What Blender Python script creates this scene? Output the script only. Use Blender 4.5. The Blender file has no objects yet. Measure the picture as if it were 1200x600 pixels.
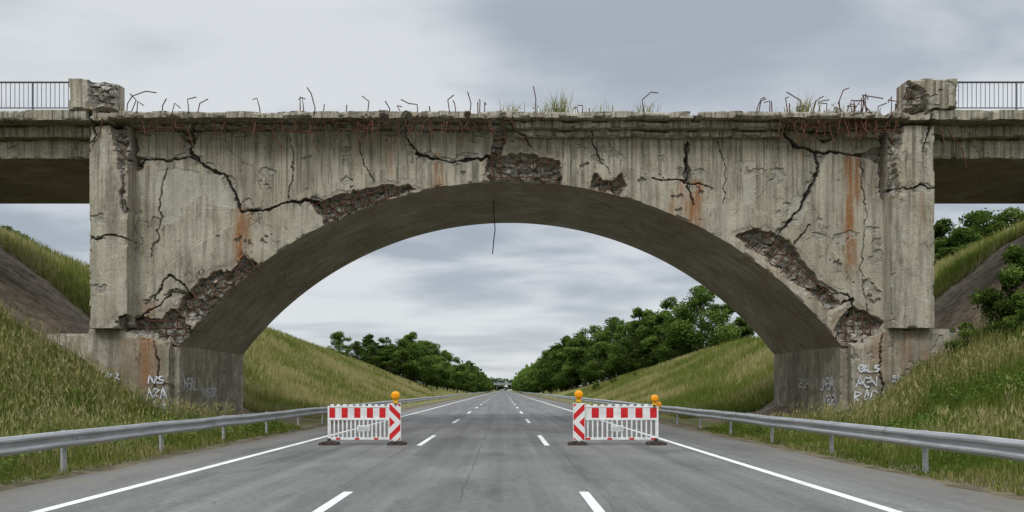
import bpy, math, random
import numpy as np
from mathutils import Vector
random.seed(7); rng=np.random.default_rng(7)
S=bpy.context.scene
COL=S.collection
# ---------------------------------------------------------------- helpers
def PX(x,y):
    return ((x-590)/30.0, 1.5+(457-y)/30.0)
def link(o,parent=None):
    COL.objects.link(o)
    if parent: o.parent=parent
    return o
def empty(name,loc=(0,0,0)):
    e=bpy.data.objects.new(name,None); e.location=loc; return link(e)
def np_mesh(name,verts,faces,attrs=None,mats=(),matidx=None,smooth=False):
    """faces: list of int arrays (n,k)"""
    me=bpy.data.meshes.new(name)
    verts=np.asarray(verts,dtype=np.float32)
    me.vertices.add(len(verts)); me.vertices.foreach_set('co',verts.ravel())
    faces=[np.asarray(f,dtype=np.int32) for f in faces if len(f)]
    loops=np.concatenate([f.ravel() for f in faces])
    sizes=np.concatenate([np.full(len(f),f.shape[1],dtype=np.int32) for f in faces])
    starts=np.concatenate([[0],np.cumsum(sizes)[:-1]]).astype(np.int32)
    me.loops.add(len(loops)); me.loops.foreach_set('vertex_index',loops)
    me.polygons.add(len(sizes)); me.polygons.foreach_set('loop_start',starts)
    try: me.polygons.foreach_set('loop_total',sizes)
    except Exception: pass
    if matidx is not None: me.polygons.foreach_set('material_index',np.asarray(matidx,dtype=np.int32))
    me.polygons.foreach_set('use_smooth',np.full(len(sizes),smooth,dtype=bool))
    for m in mats: me.materials.append(m)
    me.update(calc_edges=True)
    if attrs:
        for k,v in attrs.items():
            a=me.attributes.new(k,'FLOAT','POINT'); a.data.foreach_set('value',np.asarray(v,dtype=np.float32))
    me.validate()
    return me
def h2(ix,iy,s=0):
    n=(ix.astype(np.int64)*374761393+iy.astype(np.int64)*668265263+s*144269504)&0xffffffff
    n=((n^(n>>13))*1274126177)&0xffffffff
    return ((n^(n>>16))&0xffff)/65535.0
def vn(x,y,s=0):
    x=np.asarray(x,float); y=np.asarray(y,float)
    ix=np.floor(x); iy=np.floor(y); fx=x-ix; fy=y-iy
    fx=fx*fx*(3-2*fx); fy=fy*fy*(3-2*fy)
    a=h2(ix,iy,s); b=h2(ix+1,iy,s); c=h2(ix,iy+1,s); d=h2(ix+1,iy+1,s)
    return (a*(1-fx)+b*fx)*(1-fy)+(c*(1-fx)+d*fx)*fy
def fbm(x,y,s=0,o=4):
    r=0;a=.5;t=0
    for i in range(o):
        r=r+a*vn(x*2**i,y*2**i,s+i); t+=a; a*=.5
    return r/t
def voro(x,y,s=0):
    ix=np.floor(x); iy=np.floor(y)
    f1=np.full(x.shape,9.0); f2=np.full(x.shape,9.0); cid=np.zeros(x.shape); ox=np.zeros(x.shape); oy=np.zeros(x.shape)
    for dx in(-1,0,1):
        for dy in(-1,0,1):
            cx=ix+dx; cy=iy+dy
            px=cx+h2(cx,cy,s+11); py=cy+h2(cx,cy,s+12)
            d=np.hypot(x-px,y-py)
            new=d<f1
            f2=np.where(new,f1,np.minimum(f2,d))
            cid=np.where(new,h2(cx,cy,s+13),cid); ox=np.where(new,x-px,ox); oy=np.where(new,y-py,oy)
            f1=np.where(new,d,f1)
    return cid,f2-f1,ox,oy
def sst(a,b,x):
    t=np.clip((x-a)/(b-a),0,1); return t*t*(3-2*t)
def segd(x,z,a,b):
    ax,az=a;bx,bz=b
    dx=bx-ax;dz=bz-az; L=dx*dx+dz*dz+1e-9
    t=np.clip(((x-ax)*dx+(z-az)*dz)/L,0,1)
    return np.hypot(x-ax-t*dx,z-az-t*dz)
def polyd(x,z,P):  # signed distance, positive inside
    d=np.full(x.shape,99.0); ins=np.zeros(x.shape,bool)
    n=len(P)
    for i in range(n):
        a=P[i];b=P[(i+1)%n]
        d=np.minimum(d,segd(x,z,a,b))
        c=((a[1]>z)!=(b[1]>z))&(x<(b[0]-a[0])*(z-a[1])/((b[1]-a[1]) if abs(b[1]-a[1])>1e-9 else 1e-9)+a[0])
        ins^=c
    return np.where(ins,d,-d)
# ---------------------------------------------------------------- node helper
class NT:
    def __init__(s,name):
        s.m=bpy.data.materials.new(name); s.m.use_nodes=True; s.t=s.m.node_tree
        s.b=s.t.nodes['Principled BSDF']
        s.b.inputs['Roughness'].default_value=.85
        if 'Specular IOR Level' in s.b.inputs: s.b.inputs['Specular IOR Level'].default_value=.3
    def n(s,ty,**k):
        n=s.t.nodes.new(ty)
        for a,b in k.items(): setattr(n,a,b)
        return n
    def inp(s,sock,v):
        if v is None: return
        if isinstance(v,bpy.types.NodeSocket): s.t.links.new(v,sock)
        elif isinstance(v,tuple) and len(v)==3 and sock.type=='RGBA': sock.default_value=(*v,1)
        else: sock.default_value=v
    def coord(s,w='Object'): return s.n('ShaderNodeTexCoord').outputs[w]
    def map(s,v,scale=(1,1,1),loc=(0,0,0)):
        m=s.n('ShaderNodeMapping'); s.inp(m.inputs[0],v); m.inputs['Scale'].default_value=scale; m.inputs['Location'].default_value=loc
        return m.outputs[0]
    def noise(s,v,scale,detail=5,rough=.55,dist=0):
        m=s.n('ShaderNodeTexNoise'); s.inp(m.inputs['Vector'],v); m.inputs['Scale'].default_value=scale
        m.inputs['Detail'].default_value=detail; m.inputs['Roughness'].default_value=rough; m.inputs['Distortion'].default_value=dist
        return m.outputs[0]
    def voro(s,v,scale,feat='DISTANCE_TO_EDGE'):
        m=s.n('ShaderNodeTexVoronoi',feature=feat); s.inp(m.inputs['Vector'],v); m.inputs['Scale'].default_value=scale
        return m.outputs['Distance']
    def warp(s,v,scale,amt,mapv=None):
        nz=s.n('ShaderNodeTexNoise'); s.inp(nz.inputs['Vector'],v); nz.inputs['Scale'].default_value=scale; nz.inputs['Detail'].default_value=4
        sc=s.n('ShaderNodeVectorMath',operation='SCALE'); s.inp(sc.inputs[0],nz.outputs['Color']); sc.inputs['Scale'].default_value=amt
        wv=s.n('ShaderNodeVectorMath',operation='ADD'); s.inp(wv.inputs[0],mapv or v); s.inp(wv.inputs[1],sc.outputs[0])
        return wv.outputs[0]
    def math(s,op,a,b=None,c=None,clamp=False):
        m=s.n('ShaderNodeMath',operation=op,use_clamp=clamp); s.inp(m.inputs[0],a)
        if b is not None: s.inp(m.inputs[1],b)
        if c is not None: s.inp(m.inputs[2],c)
        return m.outputs[0]
    def rng(s,v,a,b,c=0.,d=1.):
        m=s.n('ShaderNodeMapRange',interpolation_type='SMOOTHSTEP'); s.inp(m.inputs[0],v)
        for i,q in enumerate((a,b,c,d)): m.inputs[i+1].default_value=q
        return m.outputs[0]
    def mix(s,f,a,b,mode='MIX'):
        m=s.n('ShaderNodeMix',data_type='RGBA',blend_type=mode); s.inp(m.inputs[0],f); s.inp(m.inputs[6],a); s.inp(m.inputs[7],b)
        return m.outputs[2]
    def mulv(s,col,v):
        c=s.n('ShaderNodeCombineColor'); 
        for i in range(3): s.inp(c.inputs[i],v)
        return s.mix(1.0,col,c.outputs[0],'MULTIPLY')
    def attr(s,name): 
        return s.n('ShaderNodeAttribute',attribute_name=name).outputs['Fac']
    def sep(s,v):
        m=s.n('ShaderNodeSeparateXYZ'); s.inp(m.inputs[0],v); return m.outputs
    def bump(s,h,st=.4,d=.02):
        m=s.n('ShaderNodeBump'); m.inputs['Strength'].default_value=st; m.inputs['Distance'].default_value=d
        s.inp(m.inputs['Height'],h); s.t.links.new(m.outputs[0],s.b.inputs['Normal'])
    def out(s,c): s.inp(s.b.inputs['Base Color'],c); return s.m
def plain(name,c,rough=.6,metal=0,var=.15,sc=6):
    t=NT(name); co=t.coord(); f=t.rng(t.noise(co,sc,3),.3,.7,1-var,1+var)
    t.b.inputs['Roughness'].default_value=rough; t.b.inputs['Metallic'].default_value=metal
    return t.out(t.mulv(t.mix(0.,c,c),f))
# ---------------------------------------------------------------- materials
def concrete(name,soffit=False):
    t=NT(name); co=t.coord(); x,y,z=t.sep(co)[:3]
    n1=t.noise(co,.38,5,.62)
    c=t.mix(t.rng(n1,.36,.62),(.465,.425,.338),(.355,.315,.238))
    n2=t.noise(co,1.7,6,.68,.5)
    c=t.mix(t.rng(n2,.54,.70,0,.6),c,(.51,.485,.415))
    c=t.mix(t.rng(t.noise(t.map(co,(1,1,.6),(9,0,4)),1.1,6,.7),.50,.66,0,.68),c,(.25,.218,.155))
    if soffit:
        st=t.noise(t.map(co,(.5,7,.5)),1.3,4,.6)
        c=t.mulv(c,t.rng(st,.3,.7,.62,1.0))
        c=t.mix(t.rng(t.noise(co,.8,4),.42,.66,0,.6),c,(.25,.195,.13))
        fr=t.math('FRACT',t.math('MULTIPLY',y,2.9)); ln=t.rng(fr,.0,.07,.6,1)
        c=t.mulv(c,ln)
    else:
        st=t.noise(t.map(co,(2.6,2.6,.17)),1.5,6,.66)
        c=t.mulv(c,t.rng(st,.34,.58,.60,1.05))
        st2=t.noise(t.map(co,(6,6,.16),(3,0,0)),1.1,4,.7)
        top=t.rng(z,6.2,11.8,0,1)
        c=t.mix(t.math('MULTIPLY',t.rng(st2,.47,.63,0,.85),top),c,(.10,.09,.066))
        fr=t.math('FRACT',t.math('MULTIPLY',x,1.9)); ln=t.rng(t.math('ABSOLUTE',t.math('SUBTRACT',fr,.5)),.0,.03,.88,1)
        c=t.mulv(c,ln)
        fz=t.math('FRACT',t.math('MULTIPLY',z,.41)); lz=t.rng(t.math('ABSOLUTE',t.math('SUBTRACT',fz,.5)),.0,.012,.84,1)
        c=t.mulv(c,lz)
        g=t.math('MULTIPLY',t.rng(z,5.2,.3,0,.85),t.rng(n2,.36,.60))
        c=t.mix(g,c,(.135,.125,.085))
    hv=t.voro(t.warp(co,1.5,.9,t.map(co,(.8,.8,.55))),.62); hm=t.rng(n1,.49,.58)
    c=t.mix(t.math('MULTIPLY',t.math('MULTIPLY',t.rng(hv,.004,.012,1,0),hm),.8),c,(.08,.07,.058))
    sp=t.noise(co,16,3,.7); c=t.mulv(c,t.rng(sp,.3,.7,.78,1.14))
    hol=t.noise(co,5,4,.7); c=t.mulv(c,t.rng(hol,.57,.70,1,.62))
    pa=t.attr('patch'); c=t.mix(t.math('MULTIPLY',pa,.72),c,t.mix(t.rng(n2,.4,.6),(.48,.455,.395),(.36,.335,.28)))
    ru=t.attr('rust'); rn=t.noise(t.map(co,(5,5,.5)),1.6,5,.68)
    c=t.mix(t.math('MULTIPLY',ru,t.rng(rn,.28,.62,0,.92),clamp=True),c,t.mix(t.rng(sp,.4,.6),(.335,.165,.070),(.19,.085,.038)))
    dm=t.attr('dmg')
    rub=t.mix(t.rng(hol,.40,.6),(.42,.40,.355),(.21,.19,.16))
    rub=t.mix(t.rng(n2,.50,.66,0,.6),rub,(.19,.105,.06))
    rub=t.mix(t.rng(sp,.54,.66,0,.75),rub,(.05,.042,.035))
    c=t.mix(dm,c,rub)
    cr=t.attr('crack'); c=t.mix(cr,c,(.025,.021,.018))
    t.b.inputs['Roughness'].default_value=.92
    t.bump(t.noise(co,9,5,.75),.6,.035)
    return t.out(c)
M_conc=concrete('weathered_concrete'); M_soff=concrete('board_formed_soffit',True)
M_rust=plain('rusty_rebar_steel',(.10,.042,.022),.8,.1,.5,9)
def asphalt():
    t=NT('worn_asphalt'); co=t.coord(); x,y,z=t.sep(co)[:3]
    n=t.noise(co,.25,5); c=t.mix(t.rng(n,.35,.65),(.122,.119,.112),(.155,.150,.140))
    w=t.noise(t.map(co,(1.6,.035,1)),1.,5,.6); c=t.mulv(c,t.rng(w,.3,.7,.76,1.18))
    pt=t.noise(t.map(co,(.5,.12,1),(4,2,0)),1.,3,.5); c=t.mulv(c,t.rng(pt,.55,.58,1,.84))
    pt2=t.noise(t.map(co,(.9,.3,1),(14,7,0)),1.,5,.6); c=t.mulv(c,t.rng(pt2,.52,.66,1,.82))
    ag=t.noise(co,70,2,.8); c=t.mulv(c,t.rng(ag,.25,.75,.64,1.36))
    ag2=t.noise(co,9,4,.7); c=t.mulv(c,t.rng(ag2,.3,.7,.84,1.16))
    v=t.voro(t.warp(co,1.3,1.1,t.map(co,(1,.35,1))),.42); m=t.rng(n,.53,.60)
    ck=t.math('MULTIPLY',t.rng(v,.002,.007,1,0),m); c=t.mix(t.math('MULTIPLY',ck,.55),c,(.04,.039,.036))
    for xx in (-2.52,1.40,-.6):
        wob=t.math('MULTIPLY',t.math('SUBTRACT',t.noise(t.map(co,(0,.8,0)),1.,4),.5),.16)
        d=t.math('ABSOLUTE',t.math('SUBTRACT',t.math('ADD',x,wob),xx)); k=t.rng(t.noise(t.map(co,(0,.12,0),(0,xx,0)),1.,2),.42,.52)
        c=t.mix(t.math('MULTIPLY',t.rng(d,.008,.02,.6,0),k),c,(.05,.048,.045))
    ax=t.math('ABSOLUTE',t.math('ADD',x,.2)); sh=t.math('MULTIPLY',t.rng(ax,5.6,7.2),t.rng(t.noise(co,1.4,6,.7),.35,.62,0,.7))
    c=t.mix(sh,c,(.15,.127,.096))
    t.b.inputs['Roughness'].default_value=.8
    return t.out(c)
M_asph=asphalt()
def paint():
    t=NT('worn_road_paint'); co=t.coord(); n=t.noise(co,14,6,.75); n2=t.noise(co,1.5,4)
    c=t.mix(t.rng(n,.58,.66,0,.85),(.74,.74,.71),(.2,.195,.185)); c=t.mulv(c,t.rng(n2,.3,.7,.78,1))
    return t.out(c)
M_paint=paint()
def groundmat():
    t=NT('grassy_soil'); co=t.coord()
    n=t.noise(co,.22,6,.6); f=t.noise(co,3.5,5,.7)
    c=t.mix(t.rng(n,.35,.65),(.095,.115,.030),(.140,.138,.046)); c=t.mix(t.rng(f,.42,.66,0,.8),c,(.058,.072,.022))
    y=t.attr('dry'); c=t.mix(y,c,t.mix(t.rng(f,.4,.62),(.225,.205,.068),(.145,.15,.045)))
    s=t.attr('soil'); so=t.mix(t.rng(t.noise(co,1.6,6,.75),.35,.65),(.21,.17,.125),(.085,.066,.048))
    c=t.mix(s,c,so); t.b.inputs['Roughness'].default_value=1; t.b.inputs['Specular IOR Level'].default_value=.1; t.bump(f,.8,.12)
    return t.out(c)
M_ground=groundmat()
def leafmat(name,a,b,c3,rough=.6,trans=.25,v=.2):
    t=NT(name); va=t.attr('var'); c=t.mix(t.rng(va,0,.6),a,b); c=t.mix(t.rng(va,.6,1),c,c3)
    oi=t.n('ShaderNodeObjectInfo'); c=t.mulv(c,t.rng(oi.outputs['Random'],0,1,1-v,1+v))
    df=t.n('ShaderNodeBsdfDiffuse'); t.inp(df.inputs[0],c)
    tr=t.n('ShaderNodeBsdfTranslucent'); t.inp(tr.inputs[0],c); mx=t.n('ShaderNodeMixShader'); mx.inputs[0].default_value=trans
    o=t.t.nodes['Material Output']; t.t.links.new(df.outputs[0],mx.inputs[1]); t.t.links.new(tr.outputs[0],mx.inputs[2]); t.t.links.new(mx.outputs[0],o.inputs[0])
    t.t.nodes.remove(t.b)
    return t.m
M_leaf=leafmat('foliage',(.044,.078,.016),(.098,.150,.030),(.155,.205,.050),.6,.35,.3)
M_grass=leafmat('grass_blades',(.095,.138,.022),(.175,.200,.046),(.37,.325,.155),.7,.35,.0)
M_bark=plain('bark',(.09,.07,.05),.95,0,.4,8)
M_white=plain('white_plastic',(.74,.74,.73),.45,0,.12,5)
M_red=plain('reflective_red',(.58,.018,.022),.4,0,.1,6)
M_rubber=plain('recycled_rubber_foot',(.062,.045,.038),.9,0,.35,10)
M_amber=plain('amber_lens',(.90,.33,.01),.25,0,.1,12)
M_dark=plain('dark_plastic',(.04,.035,.03),.5)
M_yel=plain('yellow_housing',(.8,.42,.02),.5)
def galv():
    t=NT('galvanised_steel'); co=t.coord(); n=t.noise(t.map(co,(1,.25,3)),4,6,.7)
    c=t.mix(t.rng(n,.35,.65),(.50,.51,.52),(.36,.365,.37)); c=t.mix(t.rng(t.noise(co,1.1,6,.7),.58,.70,0,.6),c,(.22,.185,.14))
    t.b.inputs['Metallic'].default_value=.4; t.b.inputs['Roughness'].default_value=.5; return t.out(c)
M_galv=galv()
def chev():
    t=NT('chevron_red_white'); co=t.coord(); x,y,z=t.sep(co)[:3]
    d=t.math('ABSOLUTE',t.math('SUBTRACT',z,.62)); s=t.math('FRACT',t.math('MULTIPLY',t.math('ADD',d,t.math('MULTIPLY',x,1.0)),2.7))
    c=t.mix(t.math('GREATER_THAN',s,.5),(.74,.74,.73),(.58,.018,.022)); t.b.inputs['Roughness'].default_value=.4
    return t.out(c)
M_chev=chev()
# ---------------------------------------------------------------- damage description of the bridge face (metres)
def pl(*p): return [PX(*q) for q in p]
SPALL=[pl((366,238),(388,232),(402,228),(440,218),(470,216),(482,213),(487,222),(450,236),(430,250),(405,266),(380,270),(376,254)),
 pl((572,182),(586,184),(600,179),(630,182),(655,187),(658,222),(575,222),(570,200)),
 pl((697,203),(708,210),(718,211),(730,202),(734,214),(726,228),(708,222),(693,220)),
 pl((228,335),(250,319),(270,316),(284,301),(304,310),(292,330),(262,352),(240,372),(224,376),(206,366),(215,348)),
 pl((143,378),(165,372),(188,374),(200,360),(216,374),(226,388),(224,410),(205,402),(190,398),(170,392),(150,390)),
 pl((862,276),(880,270),(905,272),(928,288),(945,312),(962,335),(985,356),(972,366),(945,340),(925,326),(898,300),(876,292)),
 pl((985,372),(1000,360),(1020,370),(1038,378),(1030,388),(1012,402),(985,402),(978,388)),
 pl((140,150),(158,150),(160,180),(152,215),(160,250),(152,256),(150,220),(146,190)),
 pl((120,100),(152,100),(152,142),(126,142),(116,122)),
 pl((1044,100),(1056,104),(1066,118),(1076,142),(1044,142)),
 pl((1032,150),(1052,150),(1046,176),(1042,196),(1048,228),(1032,232)),
 pl((575,150),(596,150),(592,170),(586,184),(577,180)),
 pl((205,150),(228,150),(226,168),(214,162)),
 pl((948,150),(985,150),(982,158),(965,168),(952,160)),
 pl((158,184),(170,183),(170,196),(158,198)),
 pl((1000,180),(1040,170),(1040,196),(1025,188)),
 pl((801,168),(808,168),(809,212),(803,212)),
]
CRACK=[(pl((232,150),(222,176),(240,195),(262,205),(274,225),(283,248),(318,244),(345,236),(372,238)),.044),
 (pl((155,190),(178,186),(200,188),(225,184),(240,195)),.032),
 (pl((480,148),(478,160),(486,178),(512,188),(545,188),(574,184)),.040),
 (pl((596,150),(612,160),(622,172)),.022),
 (pl((912,150),(930,170),(956,178),(958,200),(948,226),(930,255),(915,270),(908,286)),.040),
 (pl((956,178),(990,180),(1010,182)),.03),
 (pl((765,209),(790,212),(835,219)),.018),
 (pl((805,166),(806,216),(812,240)),.025),
 (pl((180,352),(198,322),(214,332),(222,345)),.03),(pl((150,376),(182,362),(202,342),(222,345)),.03),
 (pl((176,300),(190,262),(186,230),(196,196)),.014),
 (pl((985,356),(1000,350),(996,370)),.03),(pl((928,288),(950,262)),.02),(pl((960,335),(975,345),(990,346),(1003,362)),.028),
 (pl((100,279),(120,283),(140,278),(160,284)),.03),(pl((1030,224),(1055,226),(1070,222),(1090,226)),.03),
 (pl((118,140),(122,165),(112,180)),.035),(pl((1080,140),(1078,165),(1070,185)),.035),
 (pl((690,157),(700,180),(715,205)),.012),(pl((420,157),(424,190),(440,214)),.011),(pl((840,157),(850,200),(848,240)),.011),
 (pl((340,157),(345,190),(338,236)),.011),(pl((1010,186),(1015,250),(1008,320),(1018,370)),.010),
 (pl((185,400),(190,430),(183,480)),.022),(pl((1030,390),(1026,430),(1034,480)),.02),
]
RUSTS=[(281,244,318,9,1.4),(292,246,290,5,1.1),(514,180,226,7,1.2),(578,184,190,6,.8),(457,170,205,5,.7),(815,212,268,9,1.4),(800,212,250,7,1.1),(788,222,255,5,.9),(620,214,226,24,.4),
 (996,184,312,7.,1.5),(1004,186,235,5,1.2),(176,352,380,7,1.1),(176,396,455,20,.95),(150,398,445,7,.6),(1058,388,450,8,.7),(1025,390,440,13,.6),(455,157,170,14,.5),
 (910,300,330,12,.5),(990,366,404,16,.7),(700,212,232,6,.5),(212,160,186,6,.6),(330,157,185,5,.4),(1078,395,455,6,.6),(262,330,352,18,.5),(200,385,402,22,.6),
 (420,157,180,6,.5),(545,157,176,8,.6),(935,160,186,7,.6),(880,292,312,9,.4),(745,157,185,5,.3),(1070,228,270,6,.4)]
PATCH=[pl((184,200),(205,196),(232,203),(238,225),(214,243),(210,262),(188,262),(182,232)),
 pl((240,196),(262,205),(274,225),(280,246),(248,240),(236,215)),
 pl((968,338),(985,340),(992,360),(975,366),(962,352)),pl((212,335),(226,345),(216,372),(200,366)),pl((540,165),(565,170),(565,182),(545,184)),
 pl((930,232),(950,226),(940,262),(920,262)),pl((868,190),(885,188),(884,238),(872,240))]
XC,R0,ZC=.25,16.24,-6.61
def arch(x):
    return np.where(np.abs(x-XC)<12.92, ZC+np.sqrt(np.maximum(R0**2-(x-XC)**2,0)), 3.23)
def damage(X,Z,band=None,edges=True):
    wx=(fbm(X*2.2,Z*2.2,3)-.5)*.34+(fbm(X*9,Z*9,5,2)-.5)*.08; wz=(fbm(X*2.2,Z*2.2,8)-.5)*.34+(fbm(X*9,Z*9,9,2)-.5)*.08
    xw=X+wx; zw=Z+wz
    sd=np.full(X.shape,-9.0)
    for P in SPALL: sd=np.maximum(sd,polyd(xw,zw,P))
    if band is not None: sd=np.maximum(sd,band)
    dm=sst(-.02,.03,sd)
    cid,e,ox,oy=voro(X*3.2+wx*3,Z*3.8,2); ci2,e2,ox2,oy2=voro(X*8,Z*8,4)
    deep=sst(0,.28,sd)
    D=dm*(.15+.42*deep*np.maximum(0,fbm(X*1.3,Z*1.3,21,3)-.25)+.13*cid+ .14*(ox*(cid-.5)*2+oy*(h2(np.floor(cid*999),np.zeros_like(cid),3)-.5)*2)+.055*ci2+.07*sst(.12,0,e))
    cr=np.zeros(X.shape); chipm=np.zeros(X.shape)
    cx=X+(fbm(X*3.5,Z*3.5,31)-.5)*.26+(fbm(X*12,Z*12,32,2)-.5)*.06; cz=Z+(fbm(X*3.5,Z*3.5,33)-.5)*.26
    cw=.17*sst(.50,.66,fbm(X*2.1,Z*2.1,45,4))
    for P,w in CRACK:
        d=np.full(X.shape,9.0)
        for a,b in zip(P[:-1],P[1:]): d=np.minimum(d,segd(cx,cz,a,b))
        ww=w*(.30+1.5*fbm(X*2,Z*2,40,2)**1.2)
        cr=np.maximum(cr,sst(ww+.02,ww-.012,d)*(.8 if w<.015 else 1))
        if w>.026: chipm=np.maximum(chipm,sst(ww+cw+.012,ww+cw-.012,d)*sst(.01,.04,cw))
    D=np.maximum(D,cr*.12); D=np.maximum(D,chipm*.045)
    s=fbm(X*1.3,Z*1.6,55,5); sm=sst(.705,.72,s); D=D+sm*.04; dm2=np.maximum(dm,np.maximum(sm*.7,chipm*.65*(1-cr)))
    ru=np.zeros(X.shape)
    for (x0,ya,yb,w,st) in RUSTS:
        xa,za=PX(x0,ya); _,zb=PX(x0,yb); ww=w/30
        dx=(X+(vn(X*0+x0,Z*1.5,5)-.5)*.12-xa)/(ww*(.75+.25*(za-Z)/(za-zb+.1)))
        ru=np.maximum(ru,st*np.exp(-dx*dx*1.1)*sst(za+.12,za-.05,Z)*sst(zb-.5,zb+.45,Z))
    ru=np.maximum(ru,.5*sst(-.3,0,sd)*fbm(X*2,Z,60))
    pa=np.zeros(X.shape)
    for P in PATCH: pa=np.maximum(pa,sst(-.01,.02,polyd(xw,zw,P)))
    D=D+pa*.018
    halo=sst(-.26,-.03,sd)*(1-dm)*sst(.42,.48,fbm(X*1.8,Z*1.8,71)); D=D+halo*.04; pa=np.maximum(pa*.8,halo*.7)
    return D,dm2,cr,ru,pa
def relief(name,x0,x1,nx,zb,zt,nz,yf,yb,ny,parent,band=None,ringfn=None,botmat=0,chip=.03,hmax=.18):
    xs=np.linspace(x0,x1,nx+1); zbv=zb(xs) if callable(zb) else np.full(nx+1,float(zb)); ztv=np.full(nx+1,float(zt))
    v=np.linspace(0,1,nz+1)
    X=np.repeat(xs[:,None],nz+1,1); Z=zbv[:,None]+(ztv-zbv)[:,None]*v[None,:]
    bd=band(X,Z) if band else None
    D,dm,cr,ru,pa=damage(X,Z,bd)
    if ringfn is not None: D=D-ringfn(X,Z)*(1-dm)
    D=D+(fbm(X*.6,Z*.6,81)-.5)*.03
    e=np.minimum(np.minimum(X-x0,x1-X),np.minimum(Z-zbv[:,None],ztv[:,None]-Z))
    ch=sst(.09,0,e)*sst(.48,.62,fbm(X*2.3,Z*2.3,91))*chip*2.5; D=D+ch
    s=hmax*dm[:,0]*(.2+1.2*fbm(xs*2.5,xs*0,5))+chip*.8*np.maximum(0,fbm(xs*1.7,xs*0,6)-.45)*4
    Zs=Z+s[:,None]*np.clip(1-(Z-zbv[:,None])/.7,0,1)
    tt=chip*3.0*np.maximum(0,fbm(xs*.8,xs*0,16,6)-.52)+ chip*1.2*dm[:,-1]*fbm(xs*1.7,xs*0,17)
    Zs=Zs-tt[:,None]*np.clip(1-(ztv[:,None]-Z)/.25,0,1)
    V=[np.stack([X,yf+D,Zs],-1).reshape(-1,3)]
    A={'dmg':[dm.ravel()],'crack':[cr.ravel()],'rust':[ru.ravel()],'patch':[pa.ravel()]}
    I=np.arange((nx+1)*(nz+1)).reshape(nx+1,nz+1)
    F=[np.stack([I[:-1,:-1],I[1:,:-1],I[1:,1:],I[:-1,1:]],-1).reshape(-1,4)]; MI=[np.zeros(len(F[0]))]
    base=(nx+1)*(nz+1)
    def skirt(idx,px,pz_front,pz_true,yfr,mi,flip):
        nonlocal base
        n=len(idx); rows=[idx]
        for k in range(1,ny+1):
            t=k/ny; y=yfr+(yb-yfr)*(t**1.5 if ny>3 else t)
            w=np.clip(1-(y-yf)/.9,0,1); zz=pz_true+(pz_front-pz_true)*w
            V.append(np.stack([px,y,zz],-1)); rows.append(np.arange(base,base+n)); base+=n
            for q,src in (('dmg',dm),('crack',cr),('rust',ru),('patch',pa)):
                sv=src.ravel()[idx]; A[q].append(sv*np.clip(1-(y-yf)/(.5 if q!='rust' else 2.),0,1)**1.0 if q!='patch' else sv*0)
        for a,b in zip(rows[:-1],rows[1:]):
            f=np.stack([a[:-1],b[:-1],b[1:],a[1:]],-1)
            if flip: f=f[:,::-1]
            F.append(f); MI.append(np.full(len(f),mi))
        return rows[-1]
    yfr=yf+D
    lb=skirt(I[:,0],xs,Zs[:,0],zbv,yfr[:,0],botmat,False)
    lt=skirt(I[:,-1],xs,Zs[:,-1],ztv,yfr[:,-1],0,True)
    skirt(I[0,:],X[0],Zs[0],Z[0],yfr[0],0,True); skirt(I[-1,:],X[-1],Zs[-1],Z[-1],yfr[-1],0,False)
    f=np.stack([lb[:-1],lt[:-1],lt[1:],lb[1:]],-1); F.append(f); MI.append(np.zeros(len(f)))
    me=np_mesh(name,np.concatenate(V),F,{k:np.concatenate(v) for k,v in A.items()},(M_conc,M_soff),np.concatenate(MI))
    return link(bpy.data.objects.new(name,me),parent)
bridge=empty('concrete_arch_bridge')
def ring(X,Z):
    r=np.hypot(X-XC,Z-ZC)-R0
    th=1.0+.022*(X-XC)**2*.35
    return .06*sst(th+.012,th-.012,r)
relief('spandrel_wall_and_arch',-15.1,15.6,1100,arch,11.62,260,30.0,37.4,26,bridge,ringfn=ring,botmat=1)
relief('abutment_body_west',-16.2,-12.67,90,-.6,3.225,90,30.02,37.4,8,bridge)
relief('abutment_body_east',13.17,17.3,90,-.6,3.225,90,30.02,37.4,8,bridge)
relief('plinth_west',-16.05,-12.95,110,-.6,3.86,120,29.7,30.6,3,bridge)
relief('plinth_east',13.45,17.7,120,-.6,3.86,120,29.7,30.6,3,bridge)
relief('wing_wall_west',-17.8,-16.07,50,1.0,3.70,60,29.95,31.0,2,bridge)
relief('pilaster_west',-15.82,-14.4,60,3.865,11.6,240,29.35,31.0,3,bridge)
relief('pilaster_east',14.84,16.47,60,3.865,11.6,240,29.35,31.0,3,bridge)
relief('pier_wall_west',-15.76,-15.11,20,3.235,11.6,40,31.02,37.3,4,bridge)
relief('pier_wall_east',15.61,16.42,20,3.235,11.6,40,31.02,37.3,4,bridge)
relief('parapet_block_west',-16.46,-14.8,90,12.125,13.28,60,29.05,30.0,3,bridge,chip=.05)
relief('parapet_block_east',15.35,17.17,90,12.125,13.28,60,29.05,30.0,3,bridge,chip=.05)
def bandfn(X,Z):
    m=np.where((X<.4)|(X>10.8),.34,-.45)+(fbm(X*.9,Z*1.2,101)-.5)*1.1
    return m
relief('deck_edge_broken',-14.78,15.32,1000,11.82,12.06,12,29.1,37.9,6,bridge,band=lambda X,Z:(fbm(X*1.1,Z*1.1,120)-.73)*2,chip=.035,hmax=.06)
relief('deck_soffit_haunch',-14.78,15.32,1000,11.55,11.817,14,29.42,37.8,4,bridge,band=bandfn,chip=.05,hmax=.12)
relief('deck_haunch_lower',-14.38,14.82,1000,11.30,11.547,12,29.72,30.2,2,bridge,band=lambda X,Z:bandfn(X,Z)-.15,chip=.05,hmax=.12)
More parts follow.
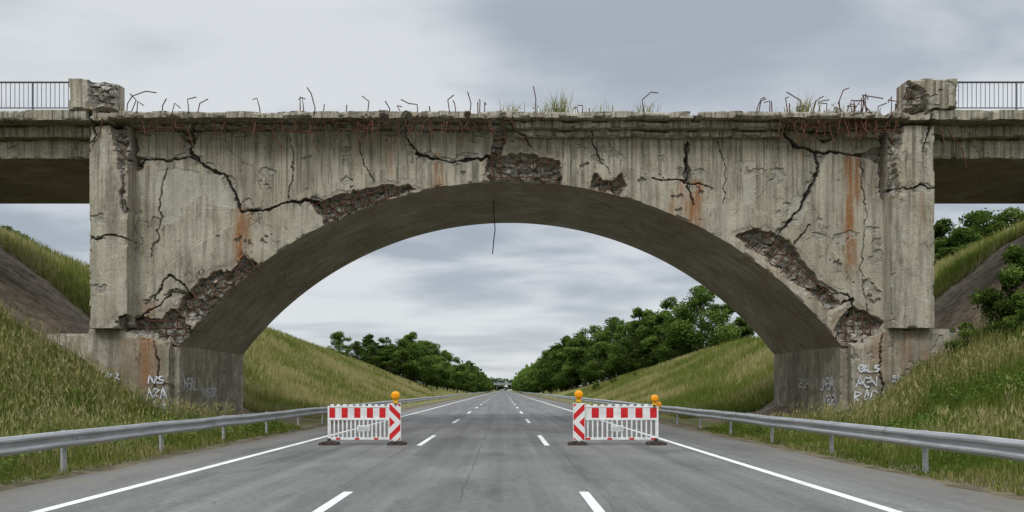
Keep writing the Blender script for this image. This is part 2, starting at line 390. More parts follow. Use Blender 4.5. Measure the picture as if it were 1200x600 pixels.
for nm,a,b in(('west',-37,-14.80),('east',15.34,38)):
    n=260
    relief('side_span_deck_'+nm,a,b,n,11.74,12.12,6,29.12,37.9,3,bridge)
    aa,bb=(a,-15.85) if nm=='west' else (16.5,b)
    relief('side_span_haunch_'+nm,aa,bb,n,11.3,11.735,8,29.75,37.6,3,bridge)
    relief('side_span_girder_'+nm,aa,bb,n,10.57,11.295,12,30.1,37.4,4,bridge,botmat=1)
# ---------------------------------------------------------------- generic box/cyl builder
class MB:
    def __init__(s): s.v=[];s.f=[];s.m=[]
    def box(s,c,d,m=0,rx=0,ry=0,rz=0,bev=0):
        from mathutils import Euler
        E=Euler((rx,ry,rz)).to_matrix(); b=len(s.v)
        hx,hy,hz=[q/2 for q in d]; 
        for sx in(-1,1):
            for sy in(-1,1):
                for sz in(-1,1):
                    p=E@Vector((sx*hx,sy*hy,sz*hz)); s.v.append((c[0]+p.x,c[1]+p.y,c[2]+p.z))
        for q in((0,1,3,2),(4,6,7,5),(0,4,5,1),(2,3,7,6),(0,2,6,4),(1,5,7,3)): s.f.append([b+i for i in q]); s.m.append(m)
    def cyl(s,a,b_,r,m=0,n=10,r2=None):
        a=Vector(a);b_=Vector(b_);r2=r if r2 is None else r2; d=(b_-a).normalized()
        u=d.orthogonal().normalized(); w=d.cross(u); b=len(s.v)
        for i in range(n):
            t=2*math.pi*i/n; o=u*math.cos(t)+w*math.sin(t); s.v.append(tuple(a+o*r)); s.v.append(tuple(b_+o*r2))
        for i in range(n):
            j=(i+1)%n; s.f.append([b+2*i,b+2*j,b+2*j+1,b+2*i+1]); s.m.append(m)
        s.f.append([b+2*i for i in range(n)][::-1]); s.m.append(m); s.f.append([b+2*i+1 for i in range(n)]); s.m.append(m)
    def prism(s,pts,y0,y1,m=0):
        b=len(s.v);n=len(pts)
        for x,z in pts: s.v.append((x,y0,z)); s.v.append((x,y1,z))
        s.f.append([b+2*i for i in range(n)]);s.m.append(m); s.f.append([b+2*i+1 for i in range(n)][::-1]);s.m.append(m)
        for i in range(n):
            j=(i+1)%n; s.f.append([b+2*i,b+2*i+1,b+2*j+1,b+2*j]);s.m.append(m)
    def obj(s,name,mats,parent=None,bevel=0,loc=(0,0,0),smooth=False):
        me=bpy.data.meshes.new(name); me.from_pydata(s.v,[],s.f); 
        for m in mats: me.materials.append(m)
        me.polygons.foreach_set('material_index',s.m); me.update()
        o=link(bpy.data.objects.new(name,me),parent); o.location=loc
        if bevel:
            b=o.modifiers.new('b','BEVEL'); b.width=bevel; b.segments=2; b.limit_method='ANGLE'
        return o
rl=MB()
for a,b in((-37,-16.48),(17.19,38)):
    for Y in(29.3,37.7):
        rl.cyl((a,Y,13.24),(b,Y,13.24),.04,0,8); rl.cyl((a,Y,12.26),(b,Y,12.26),.022,0,6)
        x=a
        k=0
        while x<b:
            if k%14==0: rl.cyl((x,Y,12.10),(x,Y,13.24),.035,0,6)
            else: rl.cyl((x,Y,12.26),(x,Y,13.22),.013,0,5)
            x+=.17;k+=1
rl.obj('railing',[plain('painted_railing_steel',(.13,.14,.15),.5,.4)],bridge)
def curve(name,lines,r,mat,parent):
    cu=bpy.data.curves.new(name,'CURVE'); cu.dimensions='3D'; cu.bevel_depth=r; cu.bevel_resolution=1
    for L in lines:
        sp=cu.splines.new('POLY'); sp.points.add(len(L)-1)
        for p,q in zip(sp.points,L): p.co=(*q,1)
    cu.materials.append(mat)
    return link(bpy.data.objects.new(name,cu),parent)
def w(pts,Y=29.15,jy=.12):
    sc=900/Y; o=[]
    y=Y
    for (a,b) in pts:
        o.append(((a-590)/sc,y,1.5+(457-b)/sc)); y+=random.uniform(-jy,jy)
    return o
RB=[w(p) for p in [
 [(148,140),(150,122),(157,114),(172,108),(186,111)],[(190,140),(191,124),(197,117)],[(160,135),(163,120),(170,125)],[(200,138),(206,122),(213,128)],
 [(366,145),(370,128),(366,112),(361,104)],[(378,140),(380,122)],[(372,150),(366,165),(374,178)],[(455,140),(457,128),(452,120)],[(490,140),(489,123),(479,121),(470,117)],
 [(505,140),(503,124)],[(540,142),(542,155),(538,170)],[(550,140),(552,122),(548,108)],[(560,138),(560,120)],[(575,142),(578,160),(590,168)],[(627,140),(628,115),(625,101)],
 [(598,138),(606,155),(616,168),(622,170)],[(467,142),(468,158),(460,166)],[(330,142),(333,160)],[(420,142),(418,156),(424,168)],[(690,138),(691,126)],[(905,140),(905,118)],
 [(985,140),(984,118),(989,105),(996,102)],[(1002,140),(1003,122)],[(1015,140),(1014,110),(1018,116)],[(1028,142),(1030,124),(1040,120)],[(1045,140),(1046,112),(1041,120)],
 [(1110,150),(1118,162),(1126,175),(1131,197)],[(1103,150),(1105,168),(1098,178)],[(990,142),(994,158),(988,166)],[(960,142),(958,160)],[(936,142),(938,118),(922,108)],
 [(405,140),(406,122)],[(300,142),(298,160),(304,170)],[(250,142),(253,156)],[(926,142),(924,122)],[(1060,132),(1064,112),(1060,104)],[(120,140),(116,160),(108,172)],
 [(995,138),(1012,112),(1034,116)],[(152,136),(158,116),(150,108)],[(950,140),(956,118),(966,112)],[(230,140),(233,120),(242,114)],[(430,140),(432,118),(424,112)],[(528,140),(525,118),(532,112)],[(755,138),(752,118),(762,110),(770,112)]]]
for i in range(80):
    x=random.choice([random.uniform(160,600),random.uniform(915,1050)]); y0=random.uniform(138,146)
    RB.append(w([(x,y0),(x+random.uniform(-4,4),y0+random.uniform(4,10)),(x+random.uniform(-8,8),y0+random.uniform(8,30))],29.2,.1))
for i in range(30):
    x=random.choice([random.uniform(160,600),random.uniform(600,915),random.uniform(915,1050),random.uniform(915,1050)]); k=random.uniform(114,126)
    RB.append(w([(x,140),(x+random.uniform(-2,2),(140+k)/2),(x+random.uniform(-4,4),k),(x+random.uniform(-10,10),k-random.uniform(-3,4))],29.4,.1))
for i in range(46):
    x=random.choice([random.uniform(160,580),random.uniform(915,1020)]); y0=random.uniform(139,154); l=random.uniform(15,50)
    RB.append(w([(x,y0),(x+l*.5,y0+random.uniform(-2,2)),(x+l,y0+random.uniform(-2,3))],29.36,.03))
curve('protruding_rebar',RB,.021,M_rust,bridge)
curve('hanging_cable',[[(-.42,33,9.7),(-.41,33,9.0),(-.36,33.02,8.4),(-.42,33,7.9),(-.47,33.05,7.35)]],.024,M_rust,bridge)
GR=[]
def grid(poly,sx,sz,Y=30.01,rot=0.):
    P=pl(*poly); x0=min(p[0] for p in P);x1=max(p[0] for p in P);z0=min(p[1] for p in P);z1=max(p[1] for p in P)
    cx,cz=(x0+x1)/2,(z0+z1)/2
    def ins(a,b): return polyd(np.array([a]),np.array([b]),P)[0]>.0
    L=max(x1-x0,z1-z0)
    for ax in(0,1):
        n=int(L*1.6/(sx if ax==0 else sz))
        for k in range(-n//2,n//2+1):
            if random.random()<.14: continue
            run=[]; ph=random.uniform(0,6); am=random.uniform(0,.05)
            for q in np.linspace(-L,L,int(L/.04)):
                off=am*math.sin(q*3+ph)
                u,v=(k*sx+off,q) if ax==0 else (q,k*sz+off)
                a=cx+u*math.cos(rot)-v*math.sin(rot); b=cz+u*math.sin(rot)+v*math.cos(rot)
                if ins(a,b) and b>float(arch(np.array([a]))[0])-.05 : run.append((a,Y+.03*ax+.04*math.sin(q*4+ph),b))
                else:
                    if len(run)>3: GR.append(run)
                    run=[]
            if len(run)>3: GR.append(run)
grid([(572,180),(656,186),(658,218),(572,218)],.31,.28)
grid([(364,238),(440,216),(487,212),(450,238),(405,270),(378,270)],.36,.36,rot=.35)
grid([(222,335),(284,300),(306,312),(262,356),(220,376)],.36,.36,rot=.6)
grid([(864,275),(905,271),(945,312),(980,354),(955,352),(925,328),(874,294)],.33,.33,rot=-.75)
grid([(983,372),(1000,361),(1038,378),(1010,402),(983,402)],.33,.3)
grid([(146,380),(200,361),(224,388),(224,408),(160,392)],.36,.3)
grid([(698,206),(731,204),(727,226),(696,221)],.27,.22)
curve('exposed_reinforcement_mesh',GR,.023,plain('mesh_bar_rust',(.10,.045,.026),.85,0,.5,7),bridge)
def ribbon(lines,wd):
    V=[];F=[]
    for L in lines:
        b=len(V)
        for i,p in enumerate(L):
            q=L[min(i+1,len(L)-1)];o=L[max(i-1,0)]
            d=(Vector(q)-Vector(o)); n=Vector((-d.z,0,d.x)).normalized()*wd if abs(d.y)<1e-6 else Vector((0,-d.z,d.y)).normalized()*wd
            V.append(tuple(Vector(p)+n));V.append(tuple(Vector(p)-n))
        for i in range(len(L)-1): F.append((b+2*i,b+2*i+1,b+2*i+3,b+2*i+2))
    return V,F
L=[]
def letters(x0,z0,cw,chh,n,side):
    base=[[(0,0),(.1,1),(.9,.1),(1,1)],[(1,.9),(.3,1),(0,.5),(.4,.0),(1,.1),(1,.5),(.5,.5)],[(0,0),(.5,1.1),(1,0),(.75,.4),(.2,.4)],[(.9,.95),(.1,.85),(.1,.55),(.9,.45),(.8,.05),(0,.1)],[(0,1),(0,0),(.9,.05)],[(.1,0),(.1,1),(.9,.8),(.15,.5),(1,0)]]
    for k in range(n):
        g=random.choice(base); pts=[]
        for (a,b),(c,d) in zip(g[:-1],g[1:]):
            for t in (0,.33,.66): pts.append((a+(c-a)*t,b+(d-b)*t))
        pts.append(g[-1]); o=[]
        sh=random.uniform(-.15,.25)
        for a,b in pts:
            u=x0+(k+a*.95+b*sh)*cw+random.uniform(-.02,.02); vz=z0+b*chh*random.uniform(.92,1.08)
            o.append((u,29.64,vz) if side=='f' else ((13.145,u,vz) if side=='e' else (-12.645,u,vz)))
        L.append(o)
for a in((-13.75,1.15,.25,.42,3,'f'),(-13.6,.7,.3,.36,2,'f'),(-13.7,1.75,.2,.3,3,'f'),(-15.4,1.9,.2,.25,3,'f'),(13.5,.95,.32,.5,4,'f'),(13.6,1.6,.28,.4,3,'f'),(13.7,2.2,.2,.28,4,'f'),(15.0,1.8,.2,.25,3,'f'),
  (30.5,1.5,.35,.5,4,'e'),(30.3,.9,.4,.4,3,'e'),(30.4,1.5,.35,.5,4,'w'),(32.3,1.2,.4,.4,4,'w'),(33,1.6,.4,.4,3,'e')): letters(*a)
V,F=ribbon(L,.026); me=bpy.data.meshes.new('graffiti'); me.from_pydata(V,[],F); me.materials.append(plain('faded_spray_paint',(.60,.62,.66),.7,0,.35,5)); link(bpy.data.objects.new('graffiti',me),bridge)
# ---------------------------------------------------------------- terrain
NP=np.array([(0,0),(8.4,0.0),(12.6,.28),(14.5,1.35),(16.2,2.4),(19.7,4.5),(24.2,8.0),(29.5,11.0),(35,12.2),(400,12.4)])
FP=np.array([(0,0),(8.4,0.0),(11.5,.9),(16,3.2),(20,5.6),(23,7.0),(27,7.5),(60,7.7),(4000,7.7)])
def hgt(x,y):
    a=np.abs(x); n=np.interp(a,NP[:,0],NP[:,1]); f=np.interp(a,FP[:,0],FP[:,1])
    fall=np.interp(y,[-1e5,75,130,220,400,700,1e5],[1,1,.72,.42,.2,.03,0])*np.where(x>0,.84,1.03)
    t=sst(40,70,y); h=n*(1-t)+f*fall*t
    nz=(fbm(x*.16,y*.16,3,3)-.5)*1.1+(fbm(x*.9,y*.9,6,3)-.5)*.28
    return h+nz*sst(8.6,15,a)*np.interp(y,[0,150,400],[1,.8,.2])-.035*sst(8.2,7.2,a)+0.02*sst(7.4,8.2,a)
ax=np.concatenate([-np.geomspace(60,4000,22)[::-1],np.linspace(-59,-30,45),np.linspace(-29.8,29.8,240),np.linspace(30,59,45),np.geomspace(60,4000,22)])
ay=np.concatenate([-np.geomspace(6,900,14)[::-1],np.linspace(-5,80,240),np.linspace(81,200,120),np.geomspace(203,6000,60)])
GX,GY=np.meshgrid(ax,ay,indexing='ij'); GZ=hgt(GX,GY)
I=np.arange(GX.size).reshape(GX.shape)
soil=sst(29.2,30.2,GY+(fbm(GX,GY,5)-.5)*1.5)*sst(39.5,38,GY+(fbm(GX,GY,5)-.5)*2)*sst(8.6,10.,np.abs(GX))
soil=np.maximum(soil,.8*sst(8.7,8.0,np.abs(GX))*1.0)
dry=sst(34,44,GY)*(.45+.5*fbm(GX*.1,GY*.1,9)) 
me=np_mesh('ground',np.stack([GX,GY,GZ],-1).reshape(-1,3),[np.stack([I[:-1,:-1],I[1:,:-1],I[1:,1:],I[:-1,1:]],-1).reshape(-1,4)],{'soil':soil.ravel(),'dry':dry.ravel()},(M_ground,),smooth=True)
link(bpy.data.objects.new('ground',me))
ys=np.concatenate([np.linspace(-12,90,700),np.geomspace(91,3500,120)])
xl=-7.35+(fbm(ys*1.1,ys*0,3)-.5)*.28; xr=7.0+(fbm(ys*1.1,ys*0,4)-.5)*.28
rows=[]; 
for f in(0,.5,1): rows.append(np.stack([xl+(xr-xl)*f,ys,np.full(len(ys),.0)],-1))
n=len(ys); Vr=np.concatenate(rows); Fr=[]
for k in(0,1):
    a=np.arange(n-1)+k*n; Fr.append(np.stack([a,a+n,a+n+1,a+1],-1))
me=np_mesh('road',Vr,Fr,None,(M_asph,)); link(bpy.data.objects.new('road',me))
mk=MB()
def quad(x0,x1,y0,y1,z=.004):
    b=len(mk.v); mk.v+=[(x0,y0,z),(x1,y0,z),(x1,y1,z),(x0,y1,z)]; mk.f.append([b,b+1,b+2,b+3]); mk.m.append(0)
for xx in(-5.72,4.82): quad(xx-.085,xx+.085,-10,3000)
for xx in(-2.28,1.18):
    y=11.3-14.1*2
    while y<900: quad(xx-.07,xx+.07,y-4.7,y); y+=14.1
mk.obj('road_markings',[M_paint])
# ---------------------------------------------------------------- guardrails
def guard(X,side):
    prof=[(.00,.45),(.045,.455),(.075,.50),(.075,.53),(.02,.575),(.02,.625),(.075,.67),(.075,.70),(.045,.75),(.0,.755)]
    yv=np.concatenate([np.arange(-8,120,2.0),np.arange(120,420,10.)])
    V=[];F=[]
    for y in yv:
        dz=random.uniform(-.012,.012); dx=random.uniform(-.015,.015)
        for a,b in prof: V.append((X+side*(.0+a)+dx,y,b+dz))
    k=len(prof)
    for i in range(len(yv)-1):
        for j in range(k-1): F.append((i*k+j,(i+1)*k+j,(i+1)*k+j+1,i*k+j+1))
    mb=MB(); mb.v=V; mb.f=[list(f) for f in F]; mb.m=[0]*len(F)
    for y in np.arange(-6,120,4.0):
        mb.box((X-side*.07,y+.0,.32),(.05,.12,.90),1); mb.box((X-side*.02,y,.6),(.06,.10,.2),1)
        mb.box((X+side*.024,y+.3,.6),(.012,.03,.03),1)
        mb.box((X+side*.012,y+.16,.6),(.03,.012,.27),1)
    o=mb.obj('guardrail',[M_galv,M_galv]); 
    m=o.modifiers.new('s','SOLIDIFY'); m.thickness=.006
guard(-7.95,1); guard(7.62,-1)
# ---------------------------------------------------------------- barricades
def barricade(x0,x1,Y,board_at,flip):
    wd=x1-x0; m=MB()
    m.box((wd/2,0,1.045),(wd,.045,.035),0); m.box((wd/2,0,.70),(wd,.045,.05),0); m.box((wd/2,0,.17),(wd,.045,.06),0)
    for x in(0.02,wd-.02,wd/2): m.box((x,0,.59),(.045,.05,.90),0)
    nb=11; bw=(wd-.06)/nb
    m.box((wd/2,0,.875),(wd-.05,.022,.31),0)
    for i in range(nb):
        if i%2==0: m.box((.03+bw*(i+.5),-.0135,.875),(bw*.98,.008,.27),2)
        m.box((.03+bw*(i+.5),0,1.085),(bw*.55,.03,.05),0)
    n=17
    for i in range(n):
        x=.06+(wd-.12)*i/(n-1); m.box((x,0,.435),(.042,.025,.48),0)
    for i in range(0,nb): 
        if i%3==1: m.box((.03+bw*(i+.5),-.028,.17),(bw*.7,.006,.05),2)
    m.box((wd/2,-.022,.45),(.34,.012,.16),0); m.box((wd/2,-.03,.45),(.28,.006,.10),4)
    for x in(.04,wd-.06):
        m.prism([(x-.26,.0),(x+.26,.0),(x+.24,.07),(x+.10,.10),(x-.10,.10),(x-.24,.07)],-.20,.20,3)
        m.box((x,0,.14),(.09,.1,.08),3)
    o=m.obj('construction_barricade',[M_white,M_chev,M_red,M_rubber,plain('grey_label',(.5,.5,.52))],None,.006,(x0,Y,0))
    o.rotation_euler=(0,0,random.uniform(-.03,.03))
    b=MB(); b.box((0,0,.63),(.33,.03,1.02),0); b.box((0,-.018,.63),(.30,.008,.98),1); b.box((0,.0,.09),(.06,.05,.12),0)
    b.box((0,.04,.6),(.05,.04,1.05),0)
    o2=b.obj('beacon_board',[M_white,M_chev],o,.006,(board_at,-.07,0))
    if flip: o2.scale=(-1,1,1)
    return o
def lamp(x,Y,z,s=1):
    m=MB(); m.box((0,0,.05),(.13*s,.07,.12),1); m.cyl((0,-.055,.20*s),(0,.055,.20*s),.118*s,1,20); m.cyl((0,-.075,.20*s),(0,-.055,.20*s),.085*s,0,20,.108*s)
    m.cyl((0,-.088,.20*s),(0,-.075,.20*s),.05*s,0,20,.085*s); m.cyl((0,.055,.2*s),(0,.085,.2*s),.108*s,0,20,.07*s); m.box((0,0,-.04),(.03,.03,.1),2)
    m.obj('warning_light',[M_amber,M_yel,M_dark],None,.004,(x,Y,z))
barricade(-4.80,-2.85,21,1.84,False); lamp(-2.94,20.93,1.15)
barricade(1.98,4.23,21,.08,True); lamp(2.05,20.93,1.18); lamp(4.12,20.95,1.10,.85); lamp(4.24,21.1,.95,.75)
# ---------------------------------------------------------------- vegetation
def blades(name,P,H,W,var,nseg=2,lean=.35,parent=None,mat=None):
    n=len(P); th=rng.uniform(0,2*np.pi,n); u=np.stack([np.cos(th),np.sin(th),np.zeros(n)],-1)
    ph=rng.uniform(0,2*np.pi,n); ln=rng.uniform(.05,lean,n)*H; l=np.stack([np.cos(ph)*ln,np.sin(ph)*ln,np.zeros(n)],-1)
    up=np.array([0,0,1.])
    if nseg==2:
        a=P-u*W[:,None]/2; b=P+u*W[:,None]/2; mid=P+l*.35+up*(H*.6)[:,None]
        c=mid-u*W[:,None]*.38; d=mid+u*W[:,None]*.38; t=P+l+up*H[:,None]
        V=np.stack([a,b,d,c,t],1).reshape(-1,3); i=np.arange(n)*5
        F=[np.stack([i,i+1,i+2,i+3],-1),np.stack([i+3,i+2,i+4],-1)]; k=5
    else:
        a=P-u*W[:,None]/2; b=P+u*W[:,None]/2; t=P+l+up*H[:,None]; V=np.stack([a,b,t],1).reshape(-1,3); i=np.arange(n)*3
        F=[np.stack([i,i+1,i+2],-1)]; k=3
    me=np_mesh(name,V,F,{'var':np.repeat(var,k)},(mat or M_grass,))
    return link(bpy.data.objects.new(name,me),parent)
def ok(x,y):
    a=np.abs(x+.17)
    und=(y>29.3)&(y<38.3)&(a>8.6+1.5*fbm(x,y,4)); 
    return (~und)&(a>7.45+.35*fbm(y*1.3,x*0,2))
def scatter(n,x0,x1,y0,y1,pw=1.0):
    y=y0+(y1-y0)*rng.random(n)**pw; x=rng.uniform(x0,x1,n)*np.where(rng.random(n)<.5,1,-1)
    k=ok(x,y)&(np.abs(x)<y*.72+3); x=x[k];y=y[k]
    return np.stack([x,y,hgt(x,y)-.02],-1)
P=scatter(300000,7.3,24,8,30,1.25); dd=P[:,1]; cl=fbm(P[:,0]*.7,P[:,1]*.7,5,3); cl2=fbm(P[:,0]*.25,P[:,1]*.25,15,3)
edge=np.clip((np.abs(P[:,0])-7.2)/2.2,.3,1)
H=(.10+.50*rng.random(len(P))*cl**1.4*1.8)*edge; blades('grass',P,H,.012+.0009*dd,np.clip(rng.normal(.36,.22,len(P))+(cl-.5)*1.2+(cl2-.5)*1.4,0,1))
P=scatter(36000,8.6,24,8,30,1.2); k=fbm(P[:,0]*.35,P[:,1]*.35,25,3)>.44; P=P[k]; H=rng.uniform(.45,.95,len(P))*np.where(np.abs(P[:,0])<10,.7,1)
blades('grass_seed_stems',P,H,np.full(len(P),.010)+.0005*P[:,1],np.clip(rng.normal(.75,.16,len(P)),.4,1),2,.3)
P2=P.copy(); P2[:,2]+=H*.86; P2[:,:2]+=rng.normal(0,.04,(len(P2),2)); blades('grass_seed_heads',P2,H*.2,np.full(len(P2),.030)+.0006*P[:,1],np.clip(rng.normal(.92,.07,len(P)),.8,1),1,.8)
P=scatter(230000,9,46,38,130,1.5); cl=fbm(P[:,0]*.25,P[:,1]*.25,5,3); cl2=fbm(P[:,0]*.08,P[:,1]*.06,15,3); H=(.2+.5*rng.random(len(P)))*np.clip((np.abs(P[:,0])-8)/3,.3,1)
blades('meadow_grass',P,H,.03+.0012*P[:,1],np.clip(rng.normal(.66,.16,len(P))+(cl-.5)*1.4+(cl2-.5)*1.1,0,1),1,.5)
def leafset(C,s,var,name,mats,extra=None,flat=.55):
    n=len(C); nr=rng.normal(size=(n,3)); nr[:,2]=np.abs(nr[:,2])+.3; nr/=np.linalg.norm(nr,axis=1)[:,None]
    r=rng.normal(size=(n,3)); u=np.cross(nr,r); u/=np.linalg.norm(u,axis=1)[:,None]; v=np.cross(nr,u)
    s=s[:,None]; V=np.stack([C+u*s,C+v*s*flat,C-u*s*.9,C-v*s*flat],1).reshape(-1,3); i=np.arange(n)*4
    F=[np.stack([i,i+1,i+2,i+3],-1)]; var=np.repeat(var,4); mi=np.zeros(n)
    if extra:
        ev,ef=extra; ef=np.asarray(ef)+len(V); V=np.concatenate([V,np.asarray(ev)]); F.append(ef); var=np.concatenate([var,np.zeros(len(ev))]); mi=np.concatenate([mi,np.ones(len(ef))])
    return np_mesh(name,V,F,{'var':var},mats,mi)
C=[];
P=scatter(3400,8.2,22,9,30,1.1)
for p in P[fbm(P[:,0]*.5,P[:,1]*.5,44,3)>.5]:
    k=26; C.append(p+rng.normal(0,1,(k,3))*np.array([.16,.16,.09])+np.array([0,0,.2+.15*rng.random()]))
C=np.concatenate(C); link(bpy.data.objects.new('broadleaf_weeds',leafset(C,rng.uniform(.02,.06,len(C)),rng.uniform(.1,.9,len(C)),'broadleaf_weeds',(M_leaf,))))
def tube(V,F,a,b,r0,r1,n=6):
    a=Vector(a);b=Vector(b);d=(b-a).normalized();u=d.orthogonal().normalized();w_=d.cross(u);k=len(V)
    for i in range(n):
        t=2*math.pi*i/n;o=u*math.cos(t)+w_*math.sin(t);V.append(tuple(a+o*r0));V.append(tuple(b+o*r1))
    for i in range(n):
        j=(i+1)%n;F.append((k+2*i,k+2*j,k+2*j+1,k+2*i+1))
def tree_mesh(name,H,Wd,nblob,nleaf,ls,low=.12,seed=0):
    rr=random.Random(seed); V=[];F=[]; cen=[];rad=[]
    z0=H*low
    for i in range(nblob):
        t=rr.random()**.8; z=z0+(H-z0)*(.08+.9*t); prof=math.sin(math.pi*min(1,max(.05,(t*.86+.14))))**.6
        a=rr.uniform(0,6.283); r=Wd*prof*math.sqrt(rr.random())*.92
        R=Wd*rr.uniform(.13,.34)*(1.1-.45*t); cen.append((math.cos(a)*r,math.sin(a)*r,min(z,H-R*.7))); rad.append(R)
    tube(V,F,(0,0,-.8),(rr.uniform(-.2,.2),0,H*.35),H*.028,H*.02); tube(V,F,(0,0,H*.33),(0,0,H*.8),H*.02,H*.006)
    for c in cen[::2]: tube(V,F,(0,0,max(H*.12,c[2]-H*.25)),c,H*.009,H*.002,5)
    C=[];var=[]
    for c,R in zip(cen,rad):
        k=int(nleaf*R*R/sum(q*q for q in rad)); d=rng.normal(size=(k,3)); d/=np.linalg.norm(d,axis=1)[:,None]
        q=R*(.40+.78*rng.random(k)**.7)*(1+.28*np.sin(d[:,0]*5+c[0])*np.sin(d[:,2]*4+c[1]))
        p=np.array(c)+d*q[:,None]*np.array([1.1,1.1,.85]); C.append(p)
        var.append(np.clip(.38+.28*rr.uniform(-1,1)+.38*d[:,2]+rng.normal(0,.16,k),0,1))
    C=np.concatenate(C);var=np.concatenate(var); s=ls*rng.uniform(.6,1.3,len(C))
    return leafset(C,s,var,name,(M_leaf,M_bark),(V,F),.6)
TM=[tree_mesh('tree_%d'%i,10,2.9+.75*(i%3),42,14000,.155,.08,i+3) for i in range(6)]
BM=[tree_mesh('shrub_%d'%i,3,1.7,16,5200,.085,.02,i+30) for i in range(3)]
def put(mesh,name,x,y,s,sx=1,dz=0):
    o=bpy.data.objects.new(name,mesh); o.location=(x,y,float(hgt(np.array([x]),np.array([y]))[0])-.15+dz); o.scale=(s*sx,s*sx,s); o.rotation_euler=(0,0,random.uniform(0,6.28)); return link(o)
def at(px,py,d,mesh,name='tree',base_h=10.,sx=1):
    x=(px-590)/900*d; top=1.5+(457-py)/900*d; g=float(hgt(np.array([x]),np.array([d]))[0])-.15
    return put(mesh,name,x,d,max(.2,(top-g)/base_h),sx)
R=[(868,372,112),(846,356,116),(822,335,112),(800,364,124),(784,348,128),(766,376,138),(752,360,142),(736,380,150),(720,372,160),(706,392,170),(692,381,185),(676,391,190),(664,393,205),(652,405,225),(643,410,245),(634,421,270),(628,428,300),(622,434,340),(617,439,390)]
for i,(a,b,d) in enumerate(R):
    at(a,b,d,TM[i%6],sx=1.05); 
    if d>120: at(a-6,b+16,d*.93,TM[(i+2)%6],sx=1.25)
Lf=[(398,389,150),(418,400,150),(434,392,160),(452,395,160),(468,398,165),(482,389,170),(496,399,180),(508,403,200),(520,411,215),(532,418,240),(543,427,275),(552,433,320),(560,439,370),(567,443,420)]
for i,(a,b,d) in enumerate(Lf):
    at(a,b,d,TM[(i+1)%6],sx=1.1)
    if d>155: at(a+4,b+13,d*.92,TM[(i+3)%6],sx=1.25)
for i,(a,b,d) in enumerate([(1102,258,62),(1124,268,60),(1148,248,66),(1172,262,62),(1192,242,64),(1215,255,60),(1240,250,64),(1112,290,56),(1140,284,55),(1090,280,66)]):
    at(a,b,d,TM[i%6],sx=1.1)
for i,(a,b,d) in enumerate([(10,266,50),(-12,262,50),(-35,255,54),(28,280,52)]): at(a,b,d,BM[i%3],'bush',3.,1.1)
for i,(a,b,d) in enumerate([(1190,292,28.2),(1212,300,27.6),(1176,335,28),(1196,345,26.8),(1225,310,27)]): at(a,b,d,BM[i%3],'bush',3.,.8)
for i,(a,b,d) in enumerate([(700,440,110),(720,436,105),(745,430,100),(480,441,120),(455,436,105),(505,447,140),(690,447,130),(1130,372,28.5)]): at(a,b+6,d,BM[i%3],'bush',3.,1.)
def row(name,x0,x1,y0,y1,n,hmin,hmax):
    C=[];var=[];s=[]
    for i in range(n):
        t=(i+random.random())/n; x=x0+(x1-x0)*t+random.uniform(-3,3);y=y0+(y1-y0)*t; h=random.uniform(hmin,hmax)
        k=260; d=rng.normal(size=(k,3)); d/=np.linalg.norm(d,axis=1)[:,None]; 
        z=float(hgt(np.array([x]),np.array([y]))[0])
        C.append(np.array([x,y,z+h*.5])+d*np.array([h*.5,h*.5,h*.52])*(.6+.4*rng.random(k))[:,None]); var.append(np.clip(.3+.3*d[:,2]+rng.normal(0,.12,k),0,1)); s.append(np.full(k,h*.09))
    me=leafset(np.concatenate(C),np.concatenate(s),np.concatenate(var),name,(M_leaf,)); link(bpy.data.objects.new(name,me))
row('distant_tree_row',15,17,300,900,70,11,14); row('distant_tree_row',-17,-17,300,900,70,10,13)
row('distant_woods',-700,700,1400,1450,150,16,26); row('distant_woods',-260,-34,230,260,36,8,11); row('distant_woods',30,300,240,280,40,10,14)
ov=MB(); ov.box((0,760,7.2),(70,9,1.2),0); ov.box((0,755.4,8.2),(70,.2,.9),1)
for x in(-12,12): ov.box((x,760,3.3),(1.2,7,6.7),0)
ov.obj('distant_overpass',[plain('overpass_concrete',(.36,.36,.34),.9),plain('overpass_railing',(.25,.3,.33),.6)])
# weeds on the deck
P=[];HH=[]
for (px,n,h) in((600,34,.55),(655,90,1.0),(640,24,.6),(712,18,.7),(758,34,.7),(690,8,.4),(945,60,.9),(925,16,.5),(985,28,.5),(1005,14,.35),(1035,14,.4),(870,6,.25),(500,8,.3),(430,5,.2)):
    X=(px-590)/30.9
    for k in range(n): P.append((X+random.gauss(0,.22),29.22+random.random()*.4,11.99)); HH.append(h*random.uniform(.4,1.1))
P=np.array(P);HH=np.array(HH)
blades('dry_weeds',P,HH,np.full(len(P),.028),np.clip(rng.normal(.75,.2,len(P)),0,1),2,.8)
C=[];
for (px,n) in((650,90),(945,170),(985,120),(600,60),(760,40)):
    X=(px-590)/30.9
    C.append(np.stack([X+rng.normal(0,.3,n),29.25+rng.random(n)*.4,12.05+rng.random(n)**2*.4],-1))
C=np.concatenate(C); link(bpy.data.objects.new('deck_weed_plant',leafset(C,rng.uniform(.02,.05,len(C)),rng.uniform(.3,1,len(C)),'deck_weed_plant',(M_leaf,))))
rb=MB()
for i in range(260):
    sd=random.choice([-1,1]); x=random.uniform(10.5,13.5); x=sd*x+.2; y=random.uniform(28.6,30.2); s=random.uniform(.03,.2)
    z=float(hgt(np.array([x]),np.array([y]))[0]); rb.box((x,y,z+s*.2),(s,s*random.uniform(.6,1.2),s*.7),0,random.random()*3,random.random()*3,random.random()*3)
rb.obj('concrete_rubble',[plain('rubble_grey',(.3,.285,.25),.9,0,.3,5)])
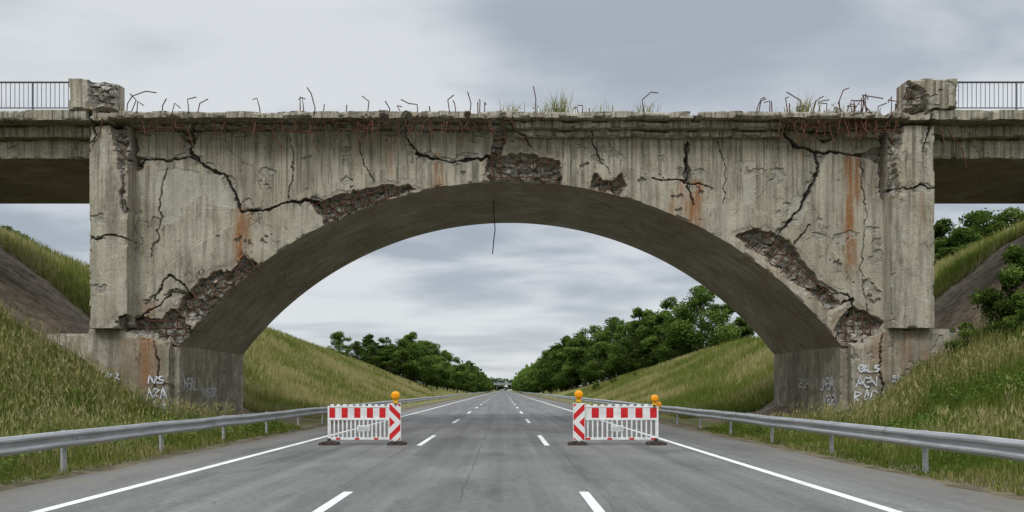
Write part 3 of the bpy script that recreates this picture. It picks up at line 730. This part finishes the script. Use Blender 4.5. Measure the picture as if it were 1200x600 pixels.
# ---------------------------------------------------------------- world / light / camera
W=bpy.data.worlds.new('World'); S.world=W; W.use_nodes=True; nt=W.node_tree
class WT(NT):
    def __init__(s): s.t=nt
t=WT(); bg=nt.nodes['Background']; bg.inputs['Strength'].default_value=.1
sky=nt.nodes.new('ShaderNodeTexSky'); sky.sky_type='NISHITA'; sky.sun_disc=False; sky.sun_elevation=math.radians(50); sky.sun_rotation=math.radians(205)
co=t.coord('Generated'); x,y,z=t.sep(co)[:3]
zz=t.math('ADD',t.math('MAXIMUM',z,0),.15)
cv=nt.nodes.new('ShaderNodeCombineXYZ'); t.inp(cv.inputs[0],t.math('DIVIDE',x,zz)); t.inp(cv.inputs[1],t.math('DIVIDE',y,zz))
n1=t.noise(t.map(cv.outputs[0],(.9,1.3,1),(1.3,.4,0)),1.5,6,.5,.35); n2=t.noise(t.map(cv.outputs[0],(.42,.75,1),(5,3,0)),1.2,3,.5)
f=t.rng(t.math('ADD',t.math('MULTIPLY',n1,.5),t.math('MULTIPLY',n2,.5)),.41,.58)
c=t.mix(f,(3.9,4.4,5.05),(7.2,7.5,7.8))
hz=t.rng(z,.0,.20,1,0); c=t.mix(t.math('MULTIPLY',hz,.45),c,(7.6,7.85,8.0))
up=t.rng(z,.42,.90,1,3.7); c=t.mulv(c,up)
c=t.mix(.94,sky.outputs[0],c)
nt.links.new(c,bg.inputs['Color'])
sl=bpy.data.lights.new('sun','SUN'); sl.energy=1.5; sl.angle=math.radians(16); sl.color=(1,.97,.91)
so=link(bpy.data.objects.new('sun',sl)); so.rotation_euler=(math.radians(40),0,math.radians(-25))
cam=bpy.data.cameras.new('camera'); cam.lens=27; cam.sensor_width=36; cam.shift_x=10/1200; cam.shift_y=157/1200; cam.clip_end=9000; cam.clip_start=.1
co_=link(bpy.data.objects.new('camera',cam)); co_.location=(0,0,1.5); co_.rotation_euler=(math.radians(90),0,0); S.camera=co_
S.view_settings.view_transform='Standard'; S.view_settings.look='None'; S.view_settings.exposure=0
